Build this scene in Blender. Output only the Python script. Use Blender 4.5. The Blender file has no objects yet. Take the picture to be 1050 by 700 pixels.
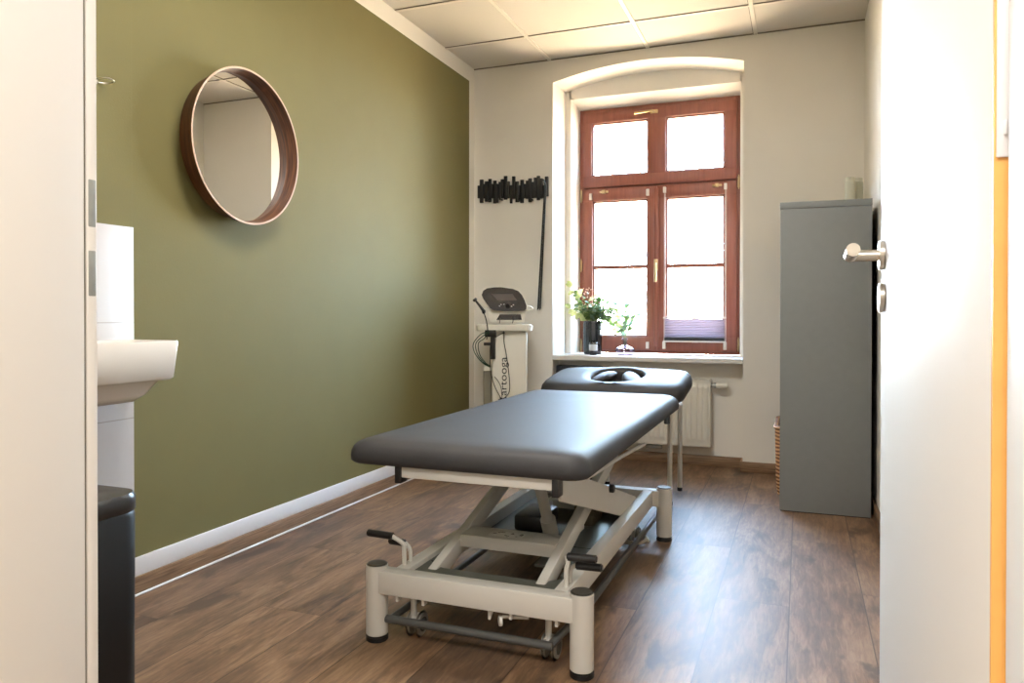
import bpy, bmesh, math, random
from mathutils import Vector, Matrix
random.seed(7)
S = bpy.context.scene
COL = S.collection
pi = math.pi

# ------------------------------------------------------------------ materials
def srgb(r, g, b):
    f = lambda c: (c / 255 / 12.92) if c / 255 <= .04045 else ((c / 255 + .055) / 1.055) ** 2.4
    return (f(r), f(g), f(b), 1)

class N:
    """small node-tree helper"""
    def __init__(s, name):
        s.m = bpy.data.materials.new(name); s.m.use_nodes = True
        s.t = s.m.node_tree; s.t.nodes.clear()
        s.out = s.t.nodes.new('ShaderNodeOutputMaterial')
        s.b = s.t.nodes.new('ShaderNodeBsdfPrincipled')
        s.t.links.new(s.b.outputs[0], s.out.inputs[0])
    def n(s, typ, **k):
        nd = s.t.nodes.new(typ)
        for a, v in k.items():
            if a.startswith('i_'):
                key = a[2:]; key = int(key) if key.isdigit() else key
                s.put(nd.inputs[key], v)
            else: setattr(nd, a, v)
        return nd
    def put(s, sock, v):
        if isinstance(v, bpy.types.NodeSocket): s.t.links.new(v, sock)
        else: sock.default_value = v
    def math(s, op, a, b=0.0, c=0.0):
        nd = s.t.nodes.new('ShaderNodeMath'); nd.operation = op
        s.put(nd.inputs[0], a); s.put(nd.inputs[1], b); s.put(nd.inputs[2], c)
        return nd.outputs[0]
    def mix(s, f, a, b, mode='MIX'):
        nd = s.t.nodes.new('ShaderNodeMix'); nd.data_type = 'RGBA'; nd.blend_type = mode
        s.put(nd.inputs[0], f); s.put(nd.inputs[6], a); s.put(nd.inputs[7], b)
        return nd.outputs[2]
    def ramp(s, f, stops):
        nd = s.t.nodes.new('ShaderNodeValToRGB')
        el = nd.color_ramp.elements
        while len(el) < len(stops): el.new(.5)
        for e, (p, c) in zip(el, stops): e.position = p; e.color = c if len(c) == 4 else (*c, 1)
        s.put(nd.inputs[0], f)
        return nd.outputs[0]
    def bump(s, h, strength=.2, dist=.001):
        nd = s.n('ShaderNodeBump', i_Strength=strength, i_Distance=dist, i_Height=h)
        s.t.links.new(nd.outputs[0], s.b.inputs['Normal'])

def mat(name, col, rough=.5, metal=0, spec=.5, noise=0, nscale=20, bump=0, bscale=200, coat=0, bdist=.001, aniso=None):
    q = N(name)
    q.b.inputs['Roughness'].default_value = rough
    q.b.inputs['Metallic'].default_value = metal
    q.b.inputs['Specular IOR Level'].default_value = spec
    q.b.inputs['Coat Weight'].default_value = coat
    tc = q.n('ShaderNodeTexCoord').outputs['Object']
    if noise:
        nz = q.n('ShaderNodeTexNoise', i_Vector=tc, i_Scale=nscale, i_Detail=5.0).outputs[0]
        d = tuple(c * (1 - noise) for c in col[:3]) + (1,)
        u = tuple(min(1, c * (1 + noise)) for c in col[:3]) + (1,)
        q.put(q.b.inputs['Base Color'], q.ramp(nz, [(.3, d), (.7, u)]))
    else: q.b.inputs['Base Color'].default_value = col
    if bump:
        nz = q.n('ShaderNodeTexNoise', i_Vector=tc, i_Scale=bscale, i_Detail=4.0).outputs[0]
        q.bump(nz, bump, bdist)
    return q.m

M = {}
M['plaster'] = mat('plaster_white', srgb(236, 232, 223), .85, spec=.2, noise=.015, nscale=4, bump=.25, bscale=120)
M['reveal'] = mat('plaster_reveal', srgb(236, 233, 226), .8, spec=.2, noise=.01, bump=.1, bscale=120)
M['green'] = mat('green_wall_paint', srgb(108, 101, 61), .72, spec=.3, noise=.02, nscale=6, bump=.35, bscale=160)
M['ceiling'] = mat('ceiling_tile', srgb(214, 208, 198), .9, spec=.1, noise=.012, nscale=150, bump=.3, bscale=300)
M['ceiling_bar'] = mat('ceiling_bar', srgb(226, 220, 208), .5, spec=.3, noise=.01)
M['ceiling_line'] = mat('ceiling_line', srgb(120, 112, 98), .8, noise=.02)
M['white_paint'] = mat('white_lacquer', srgb(224, 221, 216), .55, spec=.3, noise=.006, nscale=3)
M['white_trim'] = mat('white_trim', srgb(222, 222, 224), .45, noise=.01)
M['gasket'] = mat('grey_gasket', srgb(120, 114, 104), .7, noise=.02)
M['edge_wood'] = mat('honey_edge_wood', srgb(228, 170, 92), .55, noise=.06, nscale=30)
M['steel'] = mat('satin_steel', srgb(196, 190, 180), .28, metal=1, noise=.03, nscale=60)
M['zinc'] = mat('zinc_plate', srgb(160, 162, 158), .45, metal=.8, noise=.05, nscale=60)
M['brass'] = mat('brass', srgb(192, 166, 126), .34, metal=.9, noise=.05, nscale=40)
M['powder'] = mat('powder_coat_greige', srgb(199, 196, 188), .38, spec=.5, noise=.01, bump=.06, bscale=500)
M['powder_white'] = mat('powder_coat_white', srgb(214, 212, 205), .38, spec=.5, noise=.01)
M['black_plastic'] = mat('black_plastic', srgb(24, 23, 23), .42, spec=.5, noise=.08)
M['cap_grey'] = mat('dark_grey_cap', srgb(70, 68, 62), .5, noise=.06, nscale=80)
M['wheel_grey'] = mat('grey_tyre', srgb(150, 146, 136), .5, noise=.03)
M['motor'] = mat('brown_grey_casing', srgb(104, 94, 78), .6, noise=.12, nscale=60)
M['pan'] = mat('dark_steel_pan', srgb(84, 86, 78), .32, spec=.55, noise=.04)
M['bar_grey'] = mat('anthracite_tube', srgb(74, 74, 72), .32, spec=.5, noise=.03)
M['cable_white'] = mat('cable_beige', srgb(196, 188, 170), .5, noise=.04)
M['cable_black'] = mat('cable_black', srgb(22, 24, 24), .5, noise=.05)
M['cable_green'] = mat('cable_green', srgb(20, 62, 46), .5, noise=.05)
M['bin'] = mat('black_matt_steel', srgb(16, 15, 15), .4, spec=.3, noise=.05, nscale=40)
M['bin_lid'] = mat('bin_lid_black', srgb(34, 31, 29), .3, spec=.6, noise=.05, nscale=40)
M['ceramic'] = mat('sanitary_ceramic', srgb(224, 215, 203), .12, spec=.6, coat=.3, noise=.005)
M['rad'] = mat('radiator_enamel', srgb(228, 224, 212), .35, noise=.008)
M['cab'] = mat('grey_cabinet_foil', srgb(124, 127, 127), .55, spec=.35, noise=.02, nscale=30)
M['cab_dark'] = mat('cabinet_gap', srgb(26, 26, 28), .7, noise=.02)
M['device_white'] = mat('device_white', srgb(225, 222, 210), .35, noise=.01)
M['device_dark'] = mat('device_dark', srgb(28, 26, 30), .2, spec=.6, noise=.03)
M['device_screen'] = mat('device_screen', srgb(84, 78, 78), .12, spec=.7, noise=.04)
M['device_grey'] = mat('device_grey', srgb(128, 122, 104), .5, noise=.03)
M['rack_black'] = mat('rack_black', srgb(16, 16, 17), .45, noise=.06)
M['stem'] = mat('stem_green', srgb(110, 130, 76), .6, noise=.1)
M['water_tint'] = mat('label_white', srgb(206, 210, 214), .6, noise=.03)
M['towel'] = mat('white_towel', srgb(226, 224, 218), .9, noise=.03, bump=.5, bscale=300)
M['box_dark'] = mat('dark_box', srgb(34, 36, 42), .6, noise=.05)
M['frost'] = mat('frosted_plastic', srgb(196, 196, 178), .5, noise=.03)
M['ink'] = mat('print_black', srgb(28, 28, 26), .6, noise=.02)
M['petal'] = mat('pale_pink_blossom', srgb(206, 160, 140), .7, noise=.1)

def leaf_mat(name, c1, c2):
    q = N(name); tc = q.n('ShaderNodeTexCoord').outputs['Object']
    nz = q.n('ShaderNodeTexNoise', i_Vector=tc, i_Scale=25.0, i_Detail=2.0).outputs[0]
    col = q.ramp(nz, [(.35, c1), (.65, c2)])
    q.put(q.b.inputs['Base Color'], col); q.b.inputs['Roughness'].default_value = .5
    tr = q.n('ShaderNodeBsdfTranslucent'); q.put(tr.inputs[0], col)
    mx = q.n('ShaderNodeMixShader', i_0=.35)
    q.t.links.new(q.b.outputs[0], mx.inputs[1]); q.t.links.new(tr.outputs[0], mx.inputs[2])
    q.t.links.new(mx.outputs[0], q.out.inputs[0]); return q.m
M['leaf'] = leaf_mat('leaf_green', srgb(66, 98, 50), srgb(128, 150, 88))
M['leaf_pale'] = leaf_mat('leaf_pale', srgb(150, 164, 96), srgb(206, 208, 150))
M['leaf_blue'] = leaf_mat('leaf_eucalyptus', srgb(110, 140, 116), srgb(156, 178, 150))

def glass_mat(name, tint, fac=.06, rough=.02):
    q = N(name); q.t.nodes.remove(q.b)
    tr = q.n('ShaderNodeBsdfTransparent'); tr.inputs[0].default_value = tint
    gl = q.n('ShaderNodeBsdfGlossy'); gl.inputs['Roughness'].default_value = rough
    lw = q.n('ShaderNodeLayerWeight', i_Blend=.25)
    f = q.math('ADD', q.math('MULTIPLY', lw.outputs['Fresnel'], .6), fac)
    mx = q.n('ShaderNodeMixShader', i_0=f)
    q.t.links.new(tr.outputs[0], mx.inputs[1]); q.t.links.new(gl.outputs[0], mx.inputs[2])
    q.t.links.new(mx.outputs[0], q.out.inputs[0]); return q.m
M['glass'] = glass_mat('window_glass', (.96, .98, .97, 1), 0.0)
M['glass_dark'] = glass_mat('smoked_ribbed_glass', (.045, .05, .06, 1), .07, .12)
M['glass_purple'] = glass_mat('lilac_glass', (.88, .80, .88, 1), .08, .05)
M['glass_jar'] = glass_mat('jar_glass', (.16, .17, .2, 1), .08, .05)

def leather():
    q = N('black_leatherette'); tc = q.n('ShaderNodeTexCoord').outputs['Object']
    nz = q.n('ShaderNodeTexNoise', i_Vector=tc, i_Scale=6.0, i_Detail=4.0).outputs[0]
    q.put(q.b.inputs['Base Color'], q.ramp(nz, [(.3, srgb(40, 39, 40)), (.7, srgb(50, 48, 48))]))
    q.put(q.b.inputs['Roughness'], q.math('MULTIPLY_ADD', nz, .08, .54))
    q.b.inputs['Specular IOR Level'].default_value = .36
    vo = q.n('ShaderNodeTexVoronoi', i_Vector=tc, i_Scale=420.0).outputs[0]
    lo = q.n('ShaderNodeTexNoise', i_Vector=tc, i_Scale=5.0).outputs[0]
    q.bump(q.math('ADD', vo, q.math('MULTIPLY', lo, 6.0)), .25, .0008); return q.m
M['leather'] = leather()

def wood_veneer(name, c1, c2, c3, axis_scale, rough=.35):
    q = N(name); tc = q.n('ShaderNodeTexCoord').outputs['Object']
    mp = q.n('ShaderNodeMapping', i_Vector=tc); mp.inputs['Scale'].default_value = axis_scale
    nz = q.n('ShaderNodeTexNoise', i_Vector=mp.outputs[0], i_Scale=6.0, i_Detail=8.0, i_Distortion=.4).outputs[0]
    q.put(q.b.inputs['Base Color'], q.ramp(nz, [(.3, c1), (.5, c2), (.72, c3)]))
    q.b.inputs['Roughness'].default_value = rough
    q.bump(nz, .12, .0006); return q.m
M['walnut'] = wood_veneer('walnut_veneer', srgb(50, 27, 14), srgb(86, 50, 27), srgb(114, 73, 43), (30, 1.5, 1.5), .5)
M['walnut_edge'] = mat('walnut_edge_light', srgb(190, 160, 136), .5, noise=.05)
M['mahogany'] = wood_veneer('red_brown_window_paint', srgb(120, 66, 52), srgb(130, 73, 57), srgb(138, 80, 63), (8, 8, .6), .38)
M['oak_board'] = wood_veneer('oak_baseboard', srgb(96, 72, 50), srgb(130, 102, 76), srgb(150, 122, 94), (1.2, 1.2, 40), .45)

def wicker():
    q = N('wicker_weave'); tc = q.n('ShaderNodeTexCoord').outputs['Object']
    w = q.n('ShaderNodeTexWave', i_Vector=tc, i_Scale=18.0, i_Distortion=3.0); w.bands_direction = 'Z'
    q.put(q.b.inputs['Base Color'], q.ramp(w.outputs[1], [(.2, srgb(120, 74, 44)), (.8, srgb(206, 160, 112))]))
    q.b.inputs['Roughness'].default_value = .7; q.bump(w.outputs[1], .8, .004); return q.m
M['wicker'] = wicker()

def tiles():
    q = N('white_wall_tile'); tc = q.n('ShaderNodeTexCoord').outputs['Object']
    z = q.n('ShaderNodeSeparateXYZ', i_0=tc).outputs
    fz = q.math('FRACT', q.math('DIVIDE', q.math('ADD', z[2], .037), .306))
    line = q.math('LESS_THAN', fz, .012)
    q.put(q.b.inputs['Base Color'], q.mix(line, srgb(190, 183, 178), srgb(164, 157, 150)))
    q.b.inputs['Roughness'].default_value = .25; return q.m
M['tile'] = tiles()

def blind_mat():
    q = N('pleated_blind_fabric'); tc = q.n('ShaderNodeTexCoord').outputs['Object']
    nz = q.n('ShaderNodeTexNoise', i_Vector=tc, i_Scale=300.0).outputs[0]
    col = q.ramp(nz, [(.3, srgb(150, 138, 150)), (.7, srgb(172, 160, 172))])
    q.put(q.b.inputs['Base Color'], col); q.b.inputs['Roughness'].default_value = .9
    tr = q.n('ShaderNodeBsdfTranslucent'); q.put(tr.inputs[0], col)
    mx = q.n('ShaderNodeMixShader', i_0=.12)
    q.t.links.new(q.b.outputs[0], mx.inputs[1]); q.t.links.new(tr.outputs[0], mx.inputs[2])
    q.t.links.new(mx.outputs[0], q.out.inputs[0]); return q.m
M['blind'] = blind_mat()

def mirror_mat():
    q = N('mirror_silver'); q.b.inputs['Metallic'].default_value = 1
    tc = q.n('ShaderNodeTexCoord').outputs['Object']
    nz = q.n('ShaderNodeTexNoise', i_Vector=tc, i_Scale=3.0).outputs[0]
    q.put(q.b.inputs['Base Color'], q.ramp(nz, [(0, (.9, .9, .89)), (1, (.91, .91, .9))]))
    q.b.inputs['Roughness'].default_value = .005; return q.m
M['mirror'] = mirror_mat()

def floor_mat():
    q = N('laminate_oak_planks'); tc = q.n('ShaderNodeTexCoord').outputs['Object']
    s = q.n('ShaderNodeSeparateXYZ', i_0=tc).outputs
    W, L = .2195, 1.285
    rx = q.math('DIVIDE', q.math('ADD', s[0], .0306), W)
    row = q.math('FLOOR', rx); fx = q.math('FRACT', rx)
    ry = q.math('DIVIDE', q.math('ADD', q.math('SUBTRACT', s[1], 2.475), q.math('MULTIPLY', q.math('ADD', row, 1), .545)), L)
    cell = q.math('FLOOR', ry); fy = q.math('FRACT', ry)
    cv = q.n('ShaderNodeCombineXYZ', i_0=row, i_1=cell).outputs[0]
    wn = q.n('ShaderNodeTexWhiteNoise', i_Vector=cv).outputs
    # grain coordinates, shifted per plank
    gv = q.n('ShaderNodeCombineXYZ', i_0=q.math('MULTIPLY', s[0], 1.0), i_1=q.math('MULTIPLY', s[1], .12), i_2=q.math('MULTIPLY', wn[0], 37.0)).outputs[0]
    g1 = q.n('ShaderNodeTexNoise', i_Vector=gv, i_Scale=85.0, i_Detail=8.0, i_Roughness=.65, i_Distortion=.6).outputs[0]
    gv2 = q.n('ShaderNodeCombineXYZ', i_0=s[0], i_1=q.math('MULTIPLY', s[1], .22), i_2=q.math('MULTIPLY', wn[0], 11.0)).outputs[0]
    g2 = q.n('ShaderNodeTexNoise', i_Vector=gv2, i_Scale=9.0, i_Detail=4.0, i_Distortion=1.2).outputs[0]
    gv3 = q.n('ShaderNodeCombineXYZ', i_0=s[0], i_1=q.math('MULTIPLY', s[1], .42), i_2=q.math('MULTIPLY', wn[0], 5.0)).outputs[0]
    g3 = q.n('ShaderNodeTexNoise', i_Vector=gv3, i_Scale=6.5, i_Detail=5.0, i_Roughness=.6, i_Distortion=.5).outputs[0]
    base = q.ramp(q.math('ADD', q.math('MULTIPLY', g1, .5), q.math('MULTIPLY', g2, .5)),
                  [(.34, srgb(80, 60, 44)), (.47, srgb(118, 92, 70)), (.56, srgb(144, 116, 90)), (.68, srgb(166, 140, 112))])
    knots = q.ramp(g3, [(.575, (0, 0, 0)), (.66, (1, 1, 1))])
    base = q.mix(q.math('MULTIPLY', knots, .75), base, srgb(66, 50, 42))
    tint = q.ramp(wn[0], [(0, srgb(206, 202, 202)), (.5, srgb(224, 218, 210)), (1, srgb(246, 238, 226))])
    base = q.mix(.85, base, tint, 'MULTIPLY')
    ex = q.math('MINIMUM', fx, q.math('SUBTRACT', 1, fx))
    ey = q.math('MINIMUM', fy, q.math('SUBTRACT', 1, fy))
    ln = q.math('MAXIMUM', q.math('LESS_THAN', ex, .0075), q.math('MULTIPLY', q.math('LESS_THAN', ey, .0009), .8))
    base = q.mix(q.math('MULTIPLY', ln, .8), base, srgb(52, 38, 30))
    q.put(q.b.inputs['Base Color'], base)
    q.put(q.b.inputs['Roughness'], q.math('MULTIPLY_ADD', g1, .12, .42))
    q.b.inputs['Specular IOR Level'].default_value = .68
    q.bump(q.math('SUBTRACT', q.math('MULTIPLY', g1, .4), q.math('MULTIPLY', ln, 2.0)), .35, .001)
    return q.m
M['floor'] = floor_mat()

# ------------------------------------------------------------------ mesh builder
class MB:
    def __init__(s): s.bm = bmesh.new()
    def _merge(s, b, mi=0, mtx=None):
        if mtx is not None: bmesh.ops.transform(b, matrix=mtx, verts=b.verts)
        me = bpy.data.meshes.new('tmp'); 
        for f in b.faces: f.material_index = mi
        b.to_mesh(me); b.free(); s.bm.from_mesh(me); bpy.data.meshes.remove(me); return s
    def box(s, x0, x1, y0, y1, z0, z1, bev=0, seg=2, mi=0, mtx=None):
        b = bmesh.new(); bmesh.ops.create_cube(b, size=1)
        for v in b.verts: v.co = Vector((x0 + (v.co.x + .5) * (x1 - x0), y0 + (v.co.y + .5) * (y1 - y0), z0 + (v.co.z + .5) * (z1 - z0)))
        if bev: bmesh.ops.bevel(b, geom=b.edges[:], offset=bev, segments=seg, affect='EDGES', profile=.5)
        return s._merge(b, mi, mtx)
    def bar(s, p0, p1, w, h, bev=0, mi=0, up=(0, 0, 1)):
        """box of width w (sideways) and height h from p0 to p1"""
        p0, p1 = Vector(p0), Vector(p1); d = p1 - p0; L = d.length; d.normalize()
        side = d.cross(Vector(up)).normalized(); u = side.cross(d)
        m = Matrix((( side.x, d.x, u.x, p0.x), (side.y, d.y, u.y, p0.y), (side.z, d.z, u.z, p0.z), (0, 0, 0, 1)))
        return s.box(-w / 2, w / 2, 0, L, -h / 2, h / 2, bev, 2, mi, m)
    def cyl(s, p0, p1, r, seg=24, r2=None, bev=0, mi=0):
        p0, p1 = Vector(p0), Vector(p1); d = p1 - p0
        b = bmesh.new()
        bmesh.ops.create_cone(b, cap_ends=True, segments=seg, radius1=r, radius2=r if r2 is None else r2, depth=d.length)
        if bev:
            ed = [e for e in b.edges if any(len(f.verts) > 4 for f in e.link_faces)]
            bmesh.ops.bevel(b, geom=ed, offset=bev, segments=2, affect='EDGES')
        m = Matrix.Translation((p0 + p1) / 2) @ d.to_track_quat('Z', 'Y').to_matrix().to_4x4()
        return s._merge(b, mi, m)
    def sphere(s, c, rx, ry=None, rz=None, mi=0, mtx=None, seg=20):
        b = bmesh.new(); bmesh.ops.create_uvsphere(b, u_segments=seg, v_segments=seg // 2 + 2, radius=1)
        m = Matrix.Translation(c) @ (mtx or Matrix.Identity(4)) @ Matrix.Diagonal((rx, ry or rx, rz or rx, 1))
        return s._merge(b, mi, m)
    def prism(s, pts, depth, mtx, mi=0, bev=0):
        """polygon pts (u,v) in the plane of mtx, extruded along its z by depth"""
        b = bmesh.new(); vs = [b.verts.new((u, v, 0)) for u, v in pts]; f = b.faces.new(vs)
        r = bmesh.ops.extrude_face_region(b, geom=[f])
        for v in r['geom']:
            if isinstance(v, bmesh.types.BMVert): v.co.z += depth
        bmesh.ops.recalc_face_normals(b, faces=b.faces[:])
        if bev: bmesh.ops.bevel(b, geom=b.edges[:], offset=bev, segments=2, affect='EDGES')
        return s._merge(b, mi, mtx)
    def xz(s, pts, y0, y1, mi=0, bev=0):
        m = Matrix(((1, 0, 0, 0), (0, 0, -1, y1), (0, 1, 0, 0), (0, 0, 0, 1)))
        return s.prism(pts, y1 - y0, m, mi, bev)
    def xy(s, pts, z0, z1, mi=0, bev=0):
        return s.prism(pts, z1 - z0, Matrix.Translation((0, 0, z0)), mi, bev)
    def yz(s, pts, x0, x1, mi=0, bev=0):
        m = Matrix(((0, 0, 1, x0), (1, 0, 0, 0), (0, 1, 0, 0), (0, 0, 0, 1)))
        return s.prism(pts, x1 - x0, m, mi, bev)
    def rings(s, rings, cap0=True, cap1=True, closed=False, mi=0, mtx=None):
        b = bmesh.new(); R = [[b.verts.new(p) for p in r] for r in rings]; n = len(R[0])
        pairs = list(zip(R[:-1], R[1:])) + ([(R[-1], R[0])] if closed else [])
        for a, c in pairs:
            for i in range(n): b.faces.new((a[i], a[(i + 1) % n], c[(i + 1) % n], c[i]))
        if not closed:
            if cap0: b.faces.new(R[0][::-1])
            if cap1: b.faces.new(R[-1])
        bmesh.ops.recalc_face_normals(b, faces=b.faces[:])
        return s._merge(b, mi, mtx)
    def lathe(s, prof, c=(0, 0, 0), seg=32, mi=0, mtx=None, flute=None):
        """profile [(r,z)]; flute=(n, depth)"""
        out = []
        for r, z in prof:
            rg = []
            for k in range(seg):
                a = 2 * pi * k / seg
                rr = r * (1 + (flute[1] * math.cos(flute[0] * a) if flute else 0))
                rg.append((c[0] + rr * math.cos(a), c[1] + rr * math.sin(a), c[2] + z))
            out.append(rg)
        return s.rings(out, mi=mi, mtx=mtx)
    def tube(s, pts, r, seg=8, smooth=True, mi=0, r_end=None):
        P = [Vector(p) for p in pts]
        if smooth and len(P) > 2:
            Q = []
            for i in range(len(P) - 1):
                a, b_, c, d = P[max(i - 1, 0)], P[i], P[i + 1], P[min(i + 2, len(P) - 1)]
                for k in range(6):
                    t = k / 6
                    Q.append(.5 * ((2 * b_) + (c - a) * t + (2 * a - 5 * b_ + 4 * c - d) * t * t + (3 * b_ - a - 3 * c + d) * t ** 3))
            P = Q + [P[-1]]
        rg = []; nrm = None
        for i, p in enumerate(P):
            t = (P[min(i + 1, len(P) - 1)] - P[max(i - 1, 0)]).normalized()
            if nrm is None: nrm = t.orthogonal().normalized()
            nrm = (nrm - t * nrm.dot(t)).normalized(); bn = t.cross(nrm)
            rr = r if r_end is None else r + (r_end - r) * i / (len(P) - 1)
            rg.append([p + rr * (math.cos(2 * pi * k / seg) * nrm + math.sin(2 * pi * k / seg) * bn) for k in range(seg)])
        return s.rings(rg, mi=mi)
    def grid(s, fn, nu, nv, mi=0):
        b = bmesh.new(); V = [[b.verts.new(fn(i / nu, j / nv)) for j in range(nv + 1)] for i in range(nu + 1)]
        for i in range(nu):
            for j in range(nv): b.faces.new((V[i][j], V[i + 1][j], V[i + 1][j + 1], V[i][j + 1]))
        return s._merge(b, mi)
    def leaf(s, c, d, n, L, W, mi=0):
        c, d, n = Vector(c), Vector(d).normalized(), Vector(n)
        side = d.cross(n)
        if side.length < .01: side = d.orthogonal()
        side.normalize(); up = side.cross(d)
        b = bmesh.new(); out = []
        for t, w in ((0, .05), (.25, .8), (.5, 1), (.75, .75), (1, .05)):
            p = c + d * L * t - up * L * .25 * t * t
            out.append([b.verts.new(p - side * W / 2 * w + up * W * .12 * w), b.verts.new(p), b.verts.new(p + side * W / 2 * w + up * W * .12 * w)])
        for a, e in zip(out[:-1], out[1:]):
            for k in (0, 1): b.faces.new((a[k], a[k + 1], e[k + 1], e[k]))
        return s._merge(b, mi)
    def done(s, name, mats, parent=None, smooth=35, label=None, loc=None):
        """link as ONE mesh; coordinates given in world space"""
        me = bpy.data.meshes.new(name)
        off = Vector((0, 0, 0))
        p = parent
        while p is not None: off += Vector(p.location); p = p.parent
        if parent is None:
            if loc is None:
                zs = [v.co for v in s.bm.verts]
                mn = [min(v[i] for v in zs) for i in range(3)]; mx = [max(v[i] for v in zs) for i in range(3)]
                loc = ((mn[0] + mx[0]) / 2, (mn[1] + mx[1]) / 2, mn[2])
            off = Vector(loc)
        bmesh.ops.translate(s.bm, verts=s.bm.verts, vec=-off)
        s.bm.to_mesh(me); s.bm.free()
        for m in (mats if isinstance(mats, (list, tuple)) else [mats]): me.materials.append(M[m] if isinstance(m, str) else m)
        if smooth:
            me.polygons.foreach_set('use_smooth', [True] * len(me.polygons))
            me.set_sharp_from_angle(angle=math.radians(smooth))
        o = bpy.data.objects.new(name, me); COL.objects.link(o)
        if parent is not None: o.parent = parent
        else: o.location = off
        if label: o['label'] = label
        return o

def thing(name, label, cat, loc, group=None, kind=None):
    o = bpy.data.objects.new(name, None); COL.objects.link(o); o.location = loc; o.empty_display_size = .1
    return tag(o, label, cat, group, kind)
def tag(o, label, cat, group=None, kind=None):
    o['label'] = label; o['category'] = cat
    if group: o['group'] = group
    if kind: o['kind'] = kind
    return o
def struct(o, label, cat): return tag(o, label, cat, kind='structure')

def rrect(cx, cy, hx, hy, r, z, n=8):
    out = []
    for qx, qy, a0 in ((1, 1, 0), (-1, 1, 90), (-1, -1, 180), (1, -1, 270)):
        for k in range(n + 1):
            a = math.radians(a0 + 90 * k / n)
            out.append(Vector((cx + qx * (hx - r) + r * math.cos(a), cy + qy * (hy - r) + r * math.sin(a), z)))
    return out

# ------------------------------------------------------------------ room shell
XL, XR, YB, ZC = -2.009, .3206, 4.507, 2.515
RL, RR = -1.4665, -.3114
b = MB(); b.box(-2.6, 1.6, -1.9, YB + .2, -.08, 0)
struct(b.done('floor', 'floor', smooth=0, loc=(0, 0, 0)), 'brown oak laminate plank floor running towards the window', 'floor')

b = MB(); b.box(XL - .15, XR + .15, .40, YB + .1, ZC + .004, ZC + .1)
t = .0
xs = [-2.107 + .62 * k for k in range(0, 5)]; ys = [4.087 - .6 * k for k in range(-1, 7)]
for x in xs:
    if x > XL + .02 and x < XR: b.box(x - .011, x + .011, .45, YB, ZC - .002, ZC + .006, mi=1); b.box(x - .0145, x - .011, .45, YB, ZC + .001, ZC + .006, mi=2)
for y in ys:
    if .6 < y < YB: b.box(XL, XR, y - .010, y + .010, ZC - .001, ZC + .006, mi=1); b.box(XL, XR, y - .015, y - .010, ZC + .001, ZC + .006, mi=2)
b.box(XL, XR, YB - .006, YB + .001, ZC - .002, ZC + .006, mi=2)
struct(b.done('ceiling', ['ceiling', 'ceiling_bar', 'ceiling_line'], smooth=0), 'pale suspended ceiling of square tiles in a white grid', 'ceiling')

# left wall: green field with white margins
b = MB()
b.box(XL - .12, XL, .45, YB + .1, -.02, ZC + .02, mi=0)
b.box(XL - .01, XL + .0006, .6, 4.425, .03, 2.42, mi=1)
b.box(XL - .01, XL + .006, .6, 1.80, .03, 2.42, bev=.001, mi=1)
struct(b.done('wall_left', ['plaster', 'green'], smooth=0), 'olive green left wall with white painted margins', 'wall')
b = MB(); b.box(XR, XR + .12, .45, YB + .1, -.02, ZC + .02)
struct(b.done('wall_right', 'plaster', smooth=0), 'plain white wall on the right behind the open door', 'wall')

# back wall with arched window recess and radiator niche
b = MB()
zsp, zap = 2.372, 2.446
def arch(x):
    u = (x - (RL + RR) / 2) / ((RR - RL) / 2); return zsp + (zap - zsp) * (1 - u * u)
Y1 = 4.75
top = [(RL, ZC + .02)] + [(RL, zsp)] + [(RL + (RR - RL) * k / 24, arch(RL + (RR - RL) * k / 24)) for k in range(1, 24)] + [(RR, zsp), (RR, ZC + .02)]
b.xy([(XL - .1, YB), (RL, YB), (RL + .012, Y1), (XL - .1, Y1)], -.02, ZC + .02)
b.xy([(RR, YB), (XR + .1, YB), (XR + .1, Y1), (RR - .015, Y1)], -.02, ZC + .02)
b.xz(top, YB, Y1)
b.xy([(XL - .1, Y1), (-1.42, Y1), (-1.404, 4.93), (-1.404, 5.1), (XL - .1, 5.1)], .62, ZC, mi=1)
b.xy([(-.347, Y1), (XR + .1, Y1), (XR + .1, 5.1), (-.36, 5.1), (-.36, 4.93)], .62, ZC, mi=1)
b.yz([(Y1, 2.325), (4.93, 2.288), (5.1, 2.288), (5.1, ZC), (Y1, ZC)], -1.43, -.34, mi=1)
b.box(RL - .02, RR + .02, 4.624, 5.1, -.02, .622)
b.box(XL - .1, RL, Y1, 5.1, -.02, .62); b.box(RR, XR + .1, Y1, 5.1, -.02, .62)
struct(b.done('wall_back', ['plaster', 'reveal'], smooth=20), 'white back wall with deep arched window recess and radiator niche', 'wall')

# front wall (behind the camera's doorway)
b = MB(); dz = 2.03
b.box(XL - .1, -.76, .40, .592, -.02, ZC + .02); b.box(.172, XR + .1, .40, .592, -.02, ZC + .02)
b.box(-.76, .172, .40, .592, dz + .04, ZC + .02)
struct(b.done('wall_front', 'plaster', smooth=0), 'white wall around the doorway the room is seen through', 'wall')
# hallway shell
b = MB()
b.box(-1.75, -1.65, -1.8, .41, -.02, 2.6); b.box(1.25, 1.35, -1.8, .41, -.02, 2.6)
b.box(-1.75, 1.35, -1.9, -1.8, -.02, 2.6); b.box(-1.75, XL - .1, .40, .5, -.02, 2.6); b.box(XR + .1, 1.35, .40, .5, -.02, 2.6)
struct(b.done('wall_hallway', 'plaster', smooth=0), 'white hallway walls in front of the doorway', 'wall')
b = MB(); b.box(-1.75, 1.35, -1.9, .45, 2.55, 2.62)
struct(b.done('ceiling_hallway', 'ceiling', smooth=0), 'pale hallway ceiling in front of the doorway', 'ceiling')

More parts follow.
